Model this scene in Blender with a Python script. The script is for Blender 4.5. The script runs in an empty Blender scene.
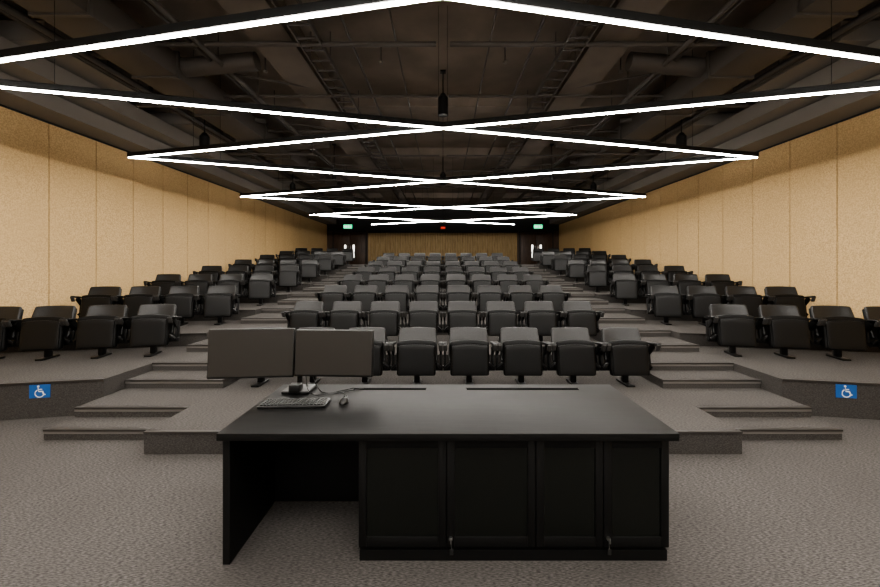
import bpy, bmesh, math, random
from mathutils import Vector, Matrix
random.seed(3)
S=bpy.context.scene
COL=S.collection
F=391.0; CZ=1.69

# ---------------- materials ----------------
def mat(name, col, rough=.6, metal=0, spec=.5, emis=None, estr=0):
    m=bpy.data.materials.new(name); m.use_nodes=True
    b=m.node_tree.nodes['Principled BSDF']
    b.inputs['Base Color'].default_value=(*col,1)
    b.inputs['Roughness'].default_value=rough
    b.inputs['Metallic'].default_value=metal
    b.inputs['Specular IOR Level'].default_value=spec
    if emis:
        b.inputs['Emission Color'].default_value=(*emis,1)
        b.inputs['Emission Strength'].default_value=estr
    return m
def noisy(m, c1, c2, scale, stretch=(1,1,1), detail=6, lo=.35, hi=.65, bump=0, bscale=None, c3=None, scale3=1.0, f3=.3):
    nt=m.node_tree; n=nt.nodes; l=nt.links; b=n['Principled BSDF']
    tc=n.new('ShaderNodeTexCoord'); mp=n.new('ShaderNodeMapping'); mp.inputs['Scale'].default_value=stretch
    no=n.new('ShaderNodeTexNoise'); no.inputs['Scale'].default_value=scale; no.inputs['Detail'].default_value=detail
    cr=n.new('ShaderNodeValToRGB'); cr.color_ramp.elements[0].position=lo; cr.color_ramp.elements[1].position=hi
    cr.color_ramp.elements[0].color=(*c1,1); cr.color_ramp.elements[1].color=(*c2,1)
    l.new(tc.outputs['Object'],mp.inputs[0]); l.new(mp.outputs[0],no.inputs['Vector']); l.new(no.outputs['Fac'],cr.inputs[0])
    out=cr.outputs[0]
    if c3:
        n3=n.new('ShaderNodeTexNoise'); n3.inputs['Scale'].default_value=scale3; n3.inputs['Detail'].default_value=3
        l.new(tc.outputs['Object'],n3.inputs['Vector'])
        mr=n.new('ShaderNodeMapRange'); mr.inputs[1].default_value=.35; mr.inputs[2].default_value=.65; mr.inputs[3].default_value=0; mr.inputs[4].default_value=f3
        l.new(n3.outputs['Fac'],mr.inputs[0])
        mx=n.new('ShaderNodeMixRGB'); l.new(mr.outputs[0],mx.inputs[0]); l.new(out,mx.inputs[1]); mx.inputs[2].default_value=(*c3,1)
        out=mx.outputs[0]
    l.new(out,b.inputs['Base Color'])
    if bump:
        bp=n.new('ShaderNodeBump'); bp.inputs['Strength'].default_value=bump; bp.inputs['Distance'].default_value=.01
        l.new(no.outputs['Fac'],bp.inputs['Height']); l.new(bp.outputs[0],b.inputs['Normal'])
    return m
M={}
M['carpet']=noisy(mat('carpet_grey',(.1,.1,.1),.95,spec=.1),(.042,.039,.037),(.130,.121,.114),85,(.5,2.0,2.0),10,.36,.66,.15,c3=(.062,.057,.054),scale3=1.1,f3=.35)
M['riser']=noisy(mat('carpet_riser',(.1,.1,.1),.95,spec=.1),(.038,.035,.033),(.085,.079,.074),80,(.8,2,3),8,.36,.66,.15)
M['nosing']=mat('stair_nosing_dark',(.03,.027,.025),.5)
M['edge']=mat('stair_edge_strip',(.14,.13,.12),.5)
M['wood']=noisy(mat('woodwool_acoustic_board',(.5,.36,.2),.85,spec=.15),(.46,.31,.15),(.69,.50,.27),48,(1,1,1),8,.34,.64,.15,c3=(.55,.385,.195),scale3=.8,f3=.5)
M['backwood']=noisy(mat('back_wall_slats',(.3,.2,.1),.7),(.30,.205,.095),(.42,.30,.15),6,(3,3,.4),5)
M['dkwood']=noisy(mat('door_dark_wood',(.05,.03,.02),.5),(.04,.022,.014),(.075,.042,.026),5,(6,6,.5),5)
M['black']=mat('black_paint',(.012,.012,.012),.7)
M['ceil']=noisy(mat('ceiling_slab_dark',(.1,.08,.07),.9),(.18,.15,.125),(.25,.21,.178),1.3,(1,1,1),6)
M['beam']=noisy(mat('ceiling_beam_paint',(.1,.08,.07),.8),(.13,.108,.09),(.17,.143,.12),2,(1,1,1),5)
M['duct']=mat('duct_dark_grey',(.075,.065,.057),.6)
M['soffit']=mat('soffit_grey',(.22,.20,.18),.8)
M['led']=mat('led_diffuser',(1,1,1),.5,emis=(1,.95,.88),estr=102)
M['housing']=mat('light_housing_black',(.008,.008,.008),.5,spec=.3)
M['desk']=noisy(mat('desk_black_laminate',(.012,.012,.012),.5,spec=.2),(.005,.005,.005),(.009,.0088,.0085),12,(.4,6,6),5)
M['deskbody']=mat('desk_body_black',(.005,.005,.005),.5,spec=.3)
M['glass']=mat('dark_smoked_glass',(.004,.005,.004),.1,spec=.6)
M['slot']=mat('cable_slot_black',(.001,.001,.001),.9,spec=.05)
M['screen']=mat('monitor_screen_off',(.030,.0265,.023),.4,spec=.35)
M['bezel']=mat('bezel_black',(.006,.006,.006),.4)
M['metal']=mat('brushed_steel',(.5,.5,.5),.3,1)
M['keys']=mat('key_grey',(.016,.016,.016),.45)
M['cback']=noisy(mat('chair_back_charcoal',(.06,.06,.06),.38,spec=.45),(.011,.0108,.0106),(.016,.0157,.0154),60,(1,1,1),3)
M['cseat']=mat('chair_seat_black',(.0035,.0035,.0035),.5,spec=.2)
M['cframe']=mat('chair_frame_black',(.004,.004,.004),.42,spec=.3)
M['ctip']=mat('chair_arm_tip_grey',(.03,.029,.028),.4)
M['blue']=mat('sign_blue',(.02,.10,.32),.4)
M['white']=mat('sign_white',(.7,.7,.7),.5)
M['green']=mat('exit_sign_green',(.0,.3,.12),.4,emis=(.05,.8,.35),estr=1.5)
M['exitw']=mat('exit_sign_white',(.8,.9,.85),.4,emis=(.6,1,.8),estr=1.5)
M['red']=mat('indicator_red',(.6,.02,.01),.4,emis=(1,.06,.03),estr=.5)
M['slit']=mat('door_vision_glass_glow',(.9,.9,.85),.3,emis=(1,.95,.85),estr=3)  # emission stands in for the bright light behind the door glass
M['frontwall']=mat('front_wall_paint',(.22,.2,.18),.8)
M['board']=mat('whiteboard',(.7,.7,.7),.25)

# ---------------- mesh builder ----------------
class MB:
    def __init__(s): s.v=[]; s.f=[]; s.m=[]; s.mats=[]; s.sm=[]
    def mi(s,k):
        if k not in s.mats: s.mats.append(k)
        return s.mats.index(k)
    def addbm(s,bm,k,mtx=None,smooth=False):
        if mtx is not None: bm.transform(mtx)
        bm.verts.ensure_lookup_table(); off=len(s.v); i=s.mi(k)
        for n,v in enumerate(bm.verts): v.index=n; s.v.append(v.co[:])
        for f in bm.faces:
            s.f.append([off+v.index for v in f.verts]); s.m.append(i); s.sm.append(smooth)
        bm.free()
    def box(s,x0,x1,y0,y1,z0,z1,k,bev=0,mtx=None,seg=2):
        bm=bmesh.new(); bmesh.ops.create_cube(bm,size=1)
        bm.transform(Matrix.Translation(((x0+x1)/2,(y0+y1)/2,(z0+z1)/2))@Matrix.Diagonal((x1-x0,y1-y0,z1-z0,1)))
        if bev: bmesh.ops.bevel(bm,geom=bm.edges[:],offset=bev,segments=seg,affect='EDGES',profile=.5)
        s.addbm(bm,k,mtx)
    def prism(s,poly,z0,z1,kt,kside=None,mtx=None):
        off=len(s.v); n=len(poly)
        for z in (z0,z1):
            for p in poly:
                v=Vector((p[0],p[1],z)); v=(mtx@v) if mtx is not None else v
                s.v.append(v[:])
        s.f.append([off+n+i for i in range(n)]); s.m.append(s.mi(kt)); s.sm.append(False)
        s.f.append([off+i for i in reversed(range(n))]); s.m.append(s.mi(kt)); s.sm.append(False)
        for i in range(n):
            j=(i+1)%n
            s.f.append([off+i,off+j,off+n+j,off+n+i]); s.m.append(s.mi(kside or kt)); s.sm.append(False)
    def cyl(s,p0,p1,r,k,seg=16,r2=None):
        p0=Vector(p0); p1=Vector(p1); d=p1-p0
        bm=bmesh.new(); bmesh.ops.create_cone(bm,cap_ends=True,segments=seg,radius1=r,radius2=r if r2 is None else r2,depth=d.length)
        q=Vector((0,0,1)).rotation_difference(d.normalized()).to_matrix().to_4x4()
        s.addbm(bm,k,Matrix.Translation((p0+p1)/2)@q,smooth=True)
    def bar(s,p0,p1,w,h,k,bev=0):
        p0=Vector(p0); p1=Vector(p1); d=p1-p0; L=d.length; x=d.normalized()
        up=Vector((0,0,1)) if abs(x.z)<.95 else Vector((0,1,0))
        y=up.cross(x).normalized(); z=x.cross(y)
        R=Matrix((x,y,z)).transposed().to_4x4()
        s.box(-L/2,L/2,-w/2,w/2,-h/2,h/2,k,bev,Matrix.Translation((p0+p1)/2)@R)
    def mesh(s,name):
        me=bpy.data.meshes.new(name); me.from_pydata(s.v,[],s.f)
        for k in s.mats: me.materials.append(M[k])
        me.polygons.foreach_set('material_index',s.m)
        me.polygons.foreach_set('use_smooth',s.sm); me.update()
        if any(s.sm):
            try: me.set_sharp_from_angle(angle=math.radians(45))
            except Exception: pass
        return me
    def obj(s,name,loc=(0,0,0),rz=0,parent=None):
        o=bpy.data.objects.new(name,s.mesh(name)); COL.objects.link(o)
        o.location=loc; o.rotation_euler=(0,0,rz)
        if parent: o.parent=parent
        return o

XW=6.9; YB=23.3; YF=-4.0; ZC=5.3; AX0=2.7; AX1=3.9
# ---------------- floor ----------------
m=MB(); m.box(-XW-.2,XW+.2,YF-.2,YB+.2,-.2,0,'carpet'); floor=m.obj('floor')

NR=8
rowstart=[3.53]+[5.75+1.67*i for i in range(NR-1)]
rowz=[.2+.2*i for i in range(NR)]
LAND=17.5
m=MB()
for i in range(NR):
    y0=rowstart[i]; y1=rowstart[i+1] if i+1<NR else LAND
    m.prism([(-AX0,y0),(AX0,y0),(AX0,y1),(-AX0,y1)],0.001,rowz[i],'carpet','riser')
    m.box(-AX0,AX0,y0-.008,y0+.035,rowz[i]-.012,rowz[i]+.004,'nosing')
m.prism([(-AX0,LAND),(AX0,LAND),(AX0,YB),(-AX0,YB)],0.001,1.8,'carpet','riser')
m.obj('seating_tier_center',parent=floor)

steps=[(3.82,.1),(4.14,.2),(4.8,.3),(5.25,.4),(5.95,.5),(6.7,.6),(7.55,.7)]
while steps[-1][1]<1.79: steps.append((steps[-1][0]+.835,steps[-1][1]+.1))
for sg in (-1,1):
    m=MB()
    for i,(y0,z) in enumerate(steps):
        y1=steps[i+1][0] if i+1<len(steps) else YB
        xa,xb=(-AX1,-AX0) if sg<0 else (AX0,AX1)
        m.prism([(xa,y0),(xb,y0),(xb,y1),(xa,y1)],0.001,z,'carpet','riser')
        m.box(xa,xb,y0-.01,y0+.04,z-.014,z+.004,'nosing')
        m.box(xa,xb,y0-.004,y0+.0,z-.04,z-.016,'edge')
    m.obj('aisle_stairs_'+('left' if sg<0 else 'right'),parent=floor)

SL=.20
side_e=[4.5]+[6.45+1.67*i for i in range(NR-1)]
side_z=[.4+.2*i for i in range(NR)]
for sg in (-1,1):
    m=MB()
    for i in range(NR):
        e=side_e[i]; z=side_z[i]
        pts=[(-AX1,e),(-XW,e-SL*3.0)]
        if i+1<NR: e2=side_e[i+1]; pts+=[(-XW,e2-SL*3.0),(-AX1,e2)]
        else: pts+=[(-XW,YB),(-AX1,YB)]
        if sg<0: poly=pts[::-1]
        else: poly=[(-p[0],p[1]) for p in pts]
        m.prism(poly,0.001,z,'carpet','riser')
        a=Vector((sg*AX1,e,z-.004)); b=Vector((sg*XW,e-SL*3.0,z-.004))
        m.bar(a,b,.03,.016,'nosing')
    m.obj('seating_tier_'+('left' if sg<0 else 'right'),parent=floor)

# ---------------- walls ----------------
for sg,nm in ((-1,'wall_left'),(1,'wall_right')):
    m=MB()
    x0,x1=(XW+.03,XW+.25)
    m.box(min(sg*x0,sg*x1),max(sg*x0,sg*x1),YF,YB,0,ZC,'black')
    pw=.93
    y=6.86-pw*12
    while y<YB-.05:
        y1=min(y+pw-.016,YB-.02)
        if y1>YF+.05:
            ya=max(y,YF+.02)
            a,b=sorted((sg*(XW+.002),sg*(XW+.03)))
            m.box(a,b,ya,y1,.05,4.2,'wood',.004,seg=1)
        y+=pw
    m.obj(nm)
m=MB()
m.box(-XW-.2,XW+.2,YB,YB+.2,0,ZC,'black')
x=-4.45
while x<4.4:
    m.box(x,x+.135,YB-.05,YB,1.8,3.72,'backwood',.006,seg=1); x+=.148
for sg in (-1,1):
    a,b=sorted((sg*4.47,sg*XW))
    m.box(a,b,YB-.03,YB,1.8,3.85,'dkwood')
m.obj('wall_back')
n=0
for sg in (-1,1):
    n+=1
    m=MB(); c=sg*5.55
    m.box(c-.98,c+.98,YB-.075,YB-.031,3.76,3.82,'black')
    for s2 in (-1,1):
        m.box(c+s2*.98-.03,c+s2*.98+.03,YB-.075,YB-.031,1.802,3.82,'black')
        a,b=sorted((c+s2*.01,c+s2*.94))
        m.box(a,b,YB-.09,YB-.032,1.81,3.75,'dkwood',.005)
        cx=c+s2*.25
        m.box(cx-.05,cx+.05,YB-.1,YB-.09,2.25,3.0,'slit')
        m.box(cx-.08,cx-.05,YB-.1,YB-.09,2.22,3.03,'black')
        m.box(cx+.05,cx+.08,YB-.1,YB-.09,2.22,3.03,'black')
        m.cyl((c+s2*.08,YB-.12,2.7),(c+s2*.08,YB-.12,2.95),.012,'metal')
    m.obj('door_%d'%n)
m=MB(); m.box(-XW-.2,XW+.2,YF-.2,YF,0,ZC,'frontwall'); wf=m.obj('wall_front')
m=MB(); m.box(-2.6,2.6,YF+.01,YF+.05,.9,2.4,'board'); m.box(-2.65,2.65,YF+.01,YF+.07,.86,.9,'metal'); m.obj('whiteboard')

# ---------------- ceiling ----------------
m=MB(); m.box(-XW-.2,XW+.2,YF-.2,YB+.2,ZC,ZC+.2,'ceil'); ceiling=m.obj('ceiling')
m=MB()
for x in (-2.45,2.45): m.box(x-.3,x+.3,YF,YB,4.92,ZC,'beam',.01)
y=1.0
while y<YB-1:
    m.box(-XW,XW,y,y+.35,5.06,ZC,'ceil',.01); y+=3.6
m.obj('ceiling_beams',parent=ceiling)
for sg in (-1,1):
    m=MB()
    def bx(xa,xb,*r):
        a,b=sorted((sg*xa,sg*xb)); m.box(a,b,*r)
    bx(6.35,XW+.02,YF,YB,4.24,4.5,'soffit')
    bx(5.95,XW+.02,YF,YB,4.52,4.8,'soffit')
    y=2.2
    while y<YB-2:
        bx(5.5,XW,y,y+1.9,4.82,5.1,'soffit',.01); y+=3.2
    m.obj('soffit_'+('left' if sg<0 else 'right'),parent=ceiling)
for sg in (-1,1):
    m=MB()
    m.box(*sorted((sg*4.1,sg*4.75)),3.5,YB-1,4.62,4.98,'duct',.01)
    y=4.5
    while y<YB-1.5:
        m.box(*sorted((sg*4.07,sg*4.78)),y,y+.05,4.59,5.01,'duct'); y+=1.5
    for x,z,r in ((3.45,4.85,.04),(3.6,4.9,.03),(5.15,4.75,.045),(5.35,4.8,.03),(1.35,5.0,.02),(.7,5.05,.014)):
        m.cyl((sg*x,0.5,z),(sg*x,YB-.5,z),r,'duct')
    for y in (4.4,5.6,7.3,9.2,11.2,13.0,15.6):
        m.cyl((sg*.1,y,4.88),(sg*5.3,y,4.88),.025 if y!=5.6 else .035,'duct')
    for y in (3.6,6.4,8.6,12.0):
        m.cyl((sg*3.45,y,4.85),(sg*1.4,y+1.3,5.02),.018,'duct',10)
        m.cyl((sg*5.15,y+.5,4.75),(sg*5.15,y+.5,5.3),.03,'duct',10)
        m.cyl((sg*3.9,y,4.9),(sg*5.6,y-.6,4.9),.05,'duct',14)
    m.cyl((sg*2.95,6.2,4.95),(sg*4.1,6.2,4.85),.14,'duct',20)
    m.cyl((sg*2.95,10.2,4.95),(sg*4.1,10.2,4.85),.14,'duct',20)
    for x in (1.72,2.02): m.box(*sorted((sg*x,sg*(x+.02))),2,YB-1,4.84,4.92,'duct')
    y=2.1
    while y<YB-1.2:
        m.box(*sorted((sg*1.72,sg*2.04)),y,y+.03,4.85,4.87,'duct'); y+=.3
    for y in range(2,22,2):
        for x in (1.73,2.03,3.45,5.15): m.cyl((sg*x,y,4.8),(sg*x,y,5.3),.008,'duct',6)
    for y in range(4,21,3):
        m.box(*sorted((sg*3.3,sg*5.5)),y,y+.04,4.56,4.6,'duct')
        for x in (3.32,5.48): m.cyl((sg*x,y+.02,4.56),(sg*x,y+.02,5.3),.007,'duct',6)
    m.obj('air_duct_and_pipes_'+('left' if sg<0 else 'right'),parent=ceiling)

# ---------------- LED zigzag ----------------
ZL=3.6
vs=[(-5.6,-3.4),(-5.6,-1.0),(-5.6,1.6),(-5.6,3.95),(-5.48,6.85),(-5.5,10.67),(-4.88,14.4),(-3.2,17.63)]  # zigzag runs on unseen behind the camera, bars there added for their light
for sg in (1,-1):
    m=MB(); side=sg
    for i in range(len(vs)-1):
        a=Vector((vs[i][0]*side,vs[i][1],ZL+.05)); b=Vector((-vs[i+1][0]*side,vs[i+1][1],ZL+.05))
        d=(b-a).normalized()*.03
        zo=.0 if sg>0 else .0015
        m.bar(a-d+Vector((0,0,zo)),b+d+Vector((0,0,zo)),.065,.075,'housing')
        m.bar(a-d*.6+Vector((0,0,-.0435+zo)),b+d*.6+Vector((0,0,-.0435+zo)),.030,.012,'led')
        for t in (.12,.5,.88):
            p=a.lerp(b,t); m.cyl((p.x,p.y,ZL+.09),(p.x,p.y,ZC),.003,'housing',6)
        side=-side
    m.obj('zigzag_led_pendant_light')

# ---------------- chairs ----------------
def pad(mb,w,h,t,k,curve,taper,mtx,bev=.022):
    bm=bmesh.new(); bmesh.ops.create_cube(bm,size=1)
    bm.transform(Matrix.Diagonal((w,t,h,1)))
    bmesh.ops.bevel(bm,geom=bm.edges[:],offset=bev,segments=3,affect='EDGES',profile=.5)
    for i in range(1,8):
        x=-w/2+w*i/8
        bmesh.ops.bisect_plane(bm,geom=bm.verts[:]+bm.edges[:]+bm.faces[:],plane_co=(x,0,0),plane_no=(1,0,0))
    for i in range(1,6):
        z=-h/2+h*i/6
        bmesh.ops.bisect_plane(bm,geom=bm.verts[:]+bm.edges[:]+bm.faces[:],plane_co=(0,0,z),plane_no=(0,0,1))
    for v in bm.verts:
        u=v.co.x/(w/2); q=v.co.z/h+.5
        v.co.y-=curve*u*u
        v.co.z-= .022*u*u*max(0,q-.4)*1.6
        v.co.x*=1-taper*q*q
    mb.addbm(bm,k,mtx,smooth=True)
c=MB()
R=Matrix.Rotation
pad(c,.53,.46,.055,'cback',.035,.10,Matrix.Translation((0,.155,.478))@R(math.radians(-22),4,'X'))
pad(c,.50,.44,.03,'cframe',.035,.07,Matrix.Translation((0,.20,.45))@R(math.radians(-22),4,'X'),.01)
pad(c,.485,.44,.085,'cseat',.012,-.02,Matrix.Translation((0,-.035,.35))@R(math.radians(-8),4,'X'),.03)
pad(c,.44,.38,.03,'cframe',.0,-.02,Matrix.Translation((0,-.092,.335))@R(math.radians(-8),4,'X'),.01)
c.box(-.33,.33,.02,.09,.17,.23,'cframe',.008)
c.box(-.035,.035,.02,.09,.02,.2,'cframe',.008)
c.box(-.05,.05,-.12,.20,0,.025,'cframe',.008)
for s in (-1,1):
    x=s*.305
    c.bar((x,.055,.20),(x,.10,.46),.03,.10,'cframe',.006)
    c.bar((x,.10,.36),(x,-.06,.51),.028,.08,'cframe',.006)
    c.bar((x,.17,.50),(x,-.19,.545),.06,.03,'cframe',.012)
    c.bar((x,-.19,.545),(x,-.15,.46),.052,.028,'ctip',.008)
    c.bar((x,-.02,.22),(s*.24,-.02,.28),.06,.03,'cframe',.005)
chair=c.obj('auditorium_chair')
first=True
def place(x,y,z,rz,s=1):
    global first
    if first:
        chair.location=(x,y,z); chair.rotation_euler=(0,0,rz); first=False
    else:
        n=bpy.data.objects.new('auditorium_chair',chair.data); COL.objects.link(n); n.location=(x,y,z); n.rotation_euler=(0,0,rz); n.scale=(1,1,s)
for k in range(NR):
    y=4.95+1.67*k
    for j in range(8): place((j-3.5)*.665,y,rowz[k]+.001,random.uniform(-.01,.01))
for sg in (-1,1):
    for k in range(NR):
        y0=5.72+1.67*k+(.05 if k else 0)
        for j in range(4):
            d=j*.665*math.cos(.2)
            x=4.26+d
            place(sg*x,y0-.19*d,side_z[k]+.001,-sg*.22,1.05)

# ---------------- desk ----------------
D=MB(); dz=.76
DX0,DX1,DY0,DY1=-1.265,1.32,2.18,3.10
D.box(DX0,DX1,DY0,DY1,dz-.042,dz,'desk',.003)
D.box(DX0+.015,DX0+.055,DY0+.04,DY1-.04,.0,dz-.042,'deskbody')
D.box(DX0+.055,-.49,2.82,2.85,.0,dz-.042,'deskbody')
D.box(-.49,DX1-.015,DY0+.095,DY1-.04,.06,dz-.042,'deskbody')
D.box(-.48,DX1-.03,DY0+.07,DY1-.06,0,.06,'deskbody')
bnds=[-.488,.02,.535,.925,1.303]
for i in range(4):
    a=bnds[i]+.002; b=bnds[i+1]-.002; yf=DY0+.07; yb=DY0+.094; z0=.075; z1=dz-.052
    fr=.045
    D.box(a,a+fr,yf,yb,z0,z1,'deskbody',.002); D.box(b-fr,b,yf,yb,z0,z1,'deskbody',.002)
    D.box(a+fr,b-fr,yf,yb,z0,z0+.06,'deskbody',.002); D.box(a+fr,b-fr,yf,yb,z1-.06,z1,'deskbody',.002)
    D.box(a+fr,b-fr,yf+.01,yb-.002,z0+.06,z1-.06,'glass')
for x in (.045,.95):
    D.cyl((x,DY0+.07,.13),(x,DY0+.058,.13),.011,'metal')
    D.box(x-.004,x+.004,DY0+.04,DY0+.058,.115,.145,'metal',.002)
    D.cyl((x,DY0+.06,.118),(x+.004,DY0+.06,.075),.002,'metal',8)
    D.box(x-.006,x+.014,DY0+.057,DY0+.063,.04,.075,'keys',.002)
for a,b in ((-.68,-.13),(.18,1.03)):
    D.box(a,b,2.955,2.998,dz,dz+.001,'slot')
    D.box(a-.006,b+.006,2.998,3.003,dz,dz+.003,'keys')
D.obj('lecture_desk')

e=MB()
def mon(cx,cy,cz,rz,w=.60,h=.352):
    T=Matrix.Translation((cx,cy,cz))@R(rz,4,'Z')@R(math.radians(-4),4,'X')
    e.box(-w/2,w/2,-.012,.022,-h/2,h/2,'bezel',.005,T)
    e.box(-w/2+.007,w/2-.007,-.0135,-.0115,-h/2+.014,h/2-.007,'screen',0,T)
    e.box(-.12,.12,.02,.045,-.1,.1,'bezel',.008,T)
mon(-1.385,2.83,1.066,math.radians(5)); mon(-.795,2.85,1.062,math.radians(-3),.575,.335)
e.bar((-1.39,2.90,1.06),(-1.08,2.95,1.06),.03,.04,'bezel',.004)
e.bar((-1.08,2.95,1.06),(-.80,2.91,1.06),.03,.04,'bezel',.004)
e.cyl((-1.08,2.95,dz+.02),(-1.08,2.95,1.09),.02,'bezel')
e.box(-1.18,-.98,2.85,3.04,dz+.001,dz+.022,'bezel',.006)
e.box(-1.12,-1.04,2.83,2.9,dz+.02,dz+.075,'bezel',.006)
monitor=e.obj('dual_monitor')
def cable(name,pts,r,k,parent=None):
    cu=bpy.data.curves.new(name,'CURVE'); cu.dimensions='3D'; cu.bevel_depth=r; cu.bevel_resolution=2
    sp=cu.splines.new('BEZIER'); sp.bezier_points.add(len(pts)-1)
    for p,q in zip(sp.bezier_points,pts): p.co=q; p.handle_left_type=p.handle_right_type='AUTO'
    cu.materials.append(M[k]); o=bpy.data.objects.new(name,cu); COL.objects.link(o)
    if parent: o.parent=parent
    return o
cable('power_cable',[(-1.0,2.93,.95),(-.93,2.9,.80),(-.88,2.88,.766),(-.75,2.93,.766),(-.68,2.98,.768)],.004,'bezel',monitor)
cable('video_cable',[(-1.02,2.9,.9),(-.96,2.84,.775),(-.85,2.84,.766),(-.72,2.9,.766),(-.6,2.98,.768)],.003,'bezel',monitor)
e=MB()
e.box(-.22,.22,-.075,.075,0.001,.018,'bezel',.005)
for r in range(5):
    for q in range(18):
        x=-.207+q*.0232; y=-.062+r*.026
        if r==0 and 4<q<9: continue
        e.box(x,x+.0195,y,y+.021,.018,.025,'keys',.002,seg=1)
e.box(-.207+5*.0232,-.207+9*.0232-.003,-.062,-.041,.018,.025,'keys',.002)
e.obj('keyboard',(-1.0,2.64,dz),math.radians(3))
bm=bmesh.new(); bmesh.ops.create_uvsphere(bm,u_segments=24,v_segments=14,radius=1)
for v in bm.verts:
    v.co.x*=.031*(1+.12*v.co.y); v.co.y*=.055; v.co.z=max(v.co.z,-.05)*.034+.0025
e=MB(); e.addbm(bm,'bezel',None,True); e.cyl((-.005,.03,.031),(.005,.03,.031),.007,'keys')
mo=e.obj('computer_mouse',(-.68,2.68,dz),0)
cable('mouse_cable',[(0,.05,.008),(-.005,.12,.005),(-.055,.2,.005),(-.025,.28,.008)],.002,'bezel',mo)

def sign(sg):
    e=MB(); e.box(-.10,.10,-.006,0,-.075,.075,'blue',.002,seg=1)
    y=-.0075
    def ln(a,b,w=.012): e.bar((a[0],y,a[1]),(b[0],y,b[1]),.003,w,'white')
    e.cyl((-.012,y-.0015,.056),(-.012,y+.0015,.056),.011,'white')
    ln((-.012,.044),(-.006,0)); ln((-.008,.022),(.024,.022),.009); ln((-.008,-.001),(.03,-.001)); ln((.027,0),(.042,-.04)); ln((.04,-.04),(.056,-.036),.01)
    n=16
    pts=[]
    for i in range(n+1):
        a=math.radians(115+i*(220/n)); pts.append((.0+.042*math.cos(a),-.022+.042*math.sin(a)))
    for i in range(n): ln(pts[i],pts[i+1],.009)
    X=sg*4.51; d=abs(X)-AX1
    ang=math.atan(SL)
    nx,ny=math.sin(ang),math.cos(ang)
    Y=4.5-SL*d
    e.obj('wheelchair_sign',(X-sg*nx*.002,Y-ny*.002,.30),-sg*ang)
sign(-1); sign(1)

def spk(x,y,z,s=1):
    e=MB(); e.cyl((0,0,-.2*s),(0,0,.12*s),.095*s,'housing',24); e.cyl((0,0,.12*s),(0,0,.2*s),.095*s,'housing',24,.04*s)
    e.cyl((0,0,.2*s),(0,0,ZC-z),.012,'housing',8); e.box(-.05,.05,-.05,.05,ZC-z-.03,ZC-z,'housing')
    e.obj('pendant_speaker',(x,y,z))
spk(0,7.2,4.68); spk(-5.0,8.2,4.30); spk(5.0,8.2,4.30); spk(-5.0,13,4.3); spk(5.0,13,4.3); spk(0,12,4.4)
spk(-3.2,11.5,4.4,.7); spk(3.2,11.5,4.4,.7)
for sg in (-1,1):
    e=MB(); e.box(-.26,.26,-.03,.03,-.13,.13,'housing',.005); e.box(-.24,.24,-.036,-.03,-.11,.11,'green')
    e.box(-.2,-.02,-.039,-.036,-.05,.05,'exitw'); e.box(.03,.08,-.039,-.036,-.07,.07,'exitw')
    e.bar((.12,-.0375,-.06),(.18,-.0375,.03),.003,.03,'exitw')
    for x in (-.2,.2): e.cyl((x,0,.13),(x,0,ZC-3.92),.006,'housing',6)
    e.obj('exit_sign',(sg*5.25,21.6,3.92))
e=MB(); e.box(-.16,.16,-.04,.04,-.1,.1,'housing',.005); e.box(-.12,.12,-.046,-.04,-.06,.06,'red'); e.cyl((0,0,.1),(0,0,ZC-3.85-.001),.006,'housing',6)
e.obj('red_warning_indicator',(0,21.6,3.85))
for i,(x,y) in enumerate(((1.0,6.3),(-1.0,6.3),(.9,9.5),(-.9,9.5),(3.0,6.6),(-3.0,6.6))):
    e=MB(); e.cyl((0,0,0),(0,0,.3),.012,'duct',8); e.cyl((0,0,-.03),(0,0,0),.035,'soffit',12)
    e.obj('ceiling_sprinkler',(x,y,ZC-.3),parent=None)

w=bpy.data.worlds.new('world'); S.world=w; w.use_nodes=True
w.node_tree.nodes['Background'].inputs[0].default_value=(.02,.02,.02,1)
w.node_tree.nodes['Background'].inputs[1].default_value=.2
cam=bpy.data.cameras.new('camera'); co=bpy.data.objects.new('camera',cam); COL.objects.link(co)
co.location=(0,0,CZ); co.rotation_euler=(math.radians(90),0,0)
cam.sensor_width=36; cam.lens=36*F/880; cam.shift_x=-3/880; cam.shift_y=-26.5/880; cam.clip_start=.05
S.camera=co
S.view_settings.view_transform='AgX'
S.view_settings.look='AgX - Medium High Contrast'
S.view_settings.exposure=0.15
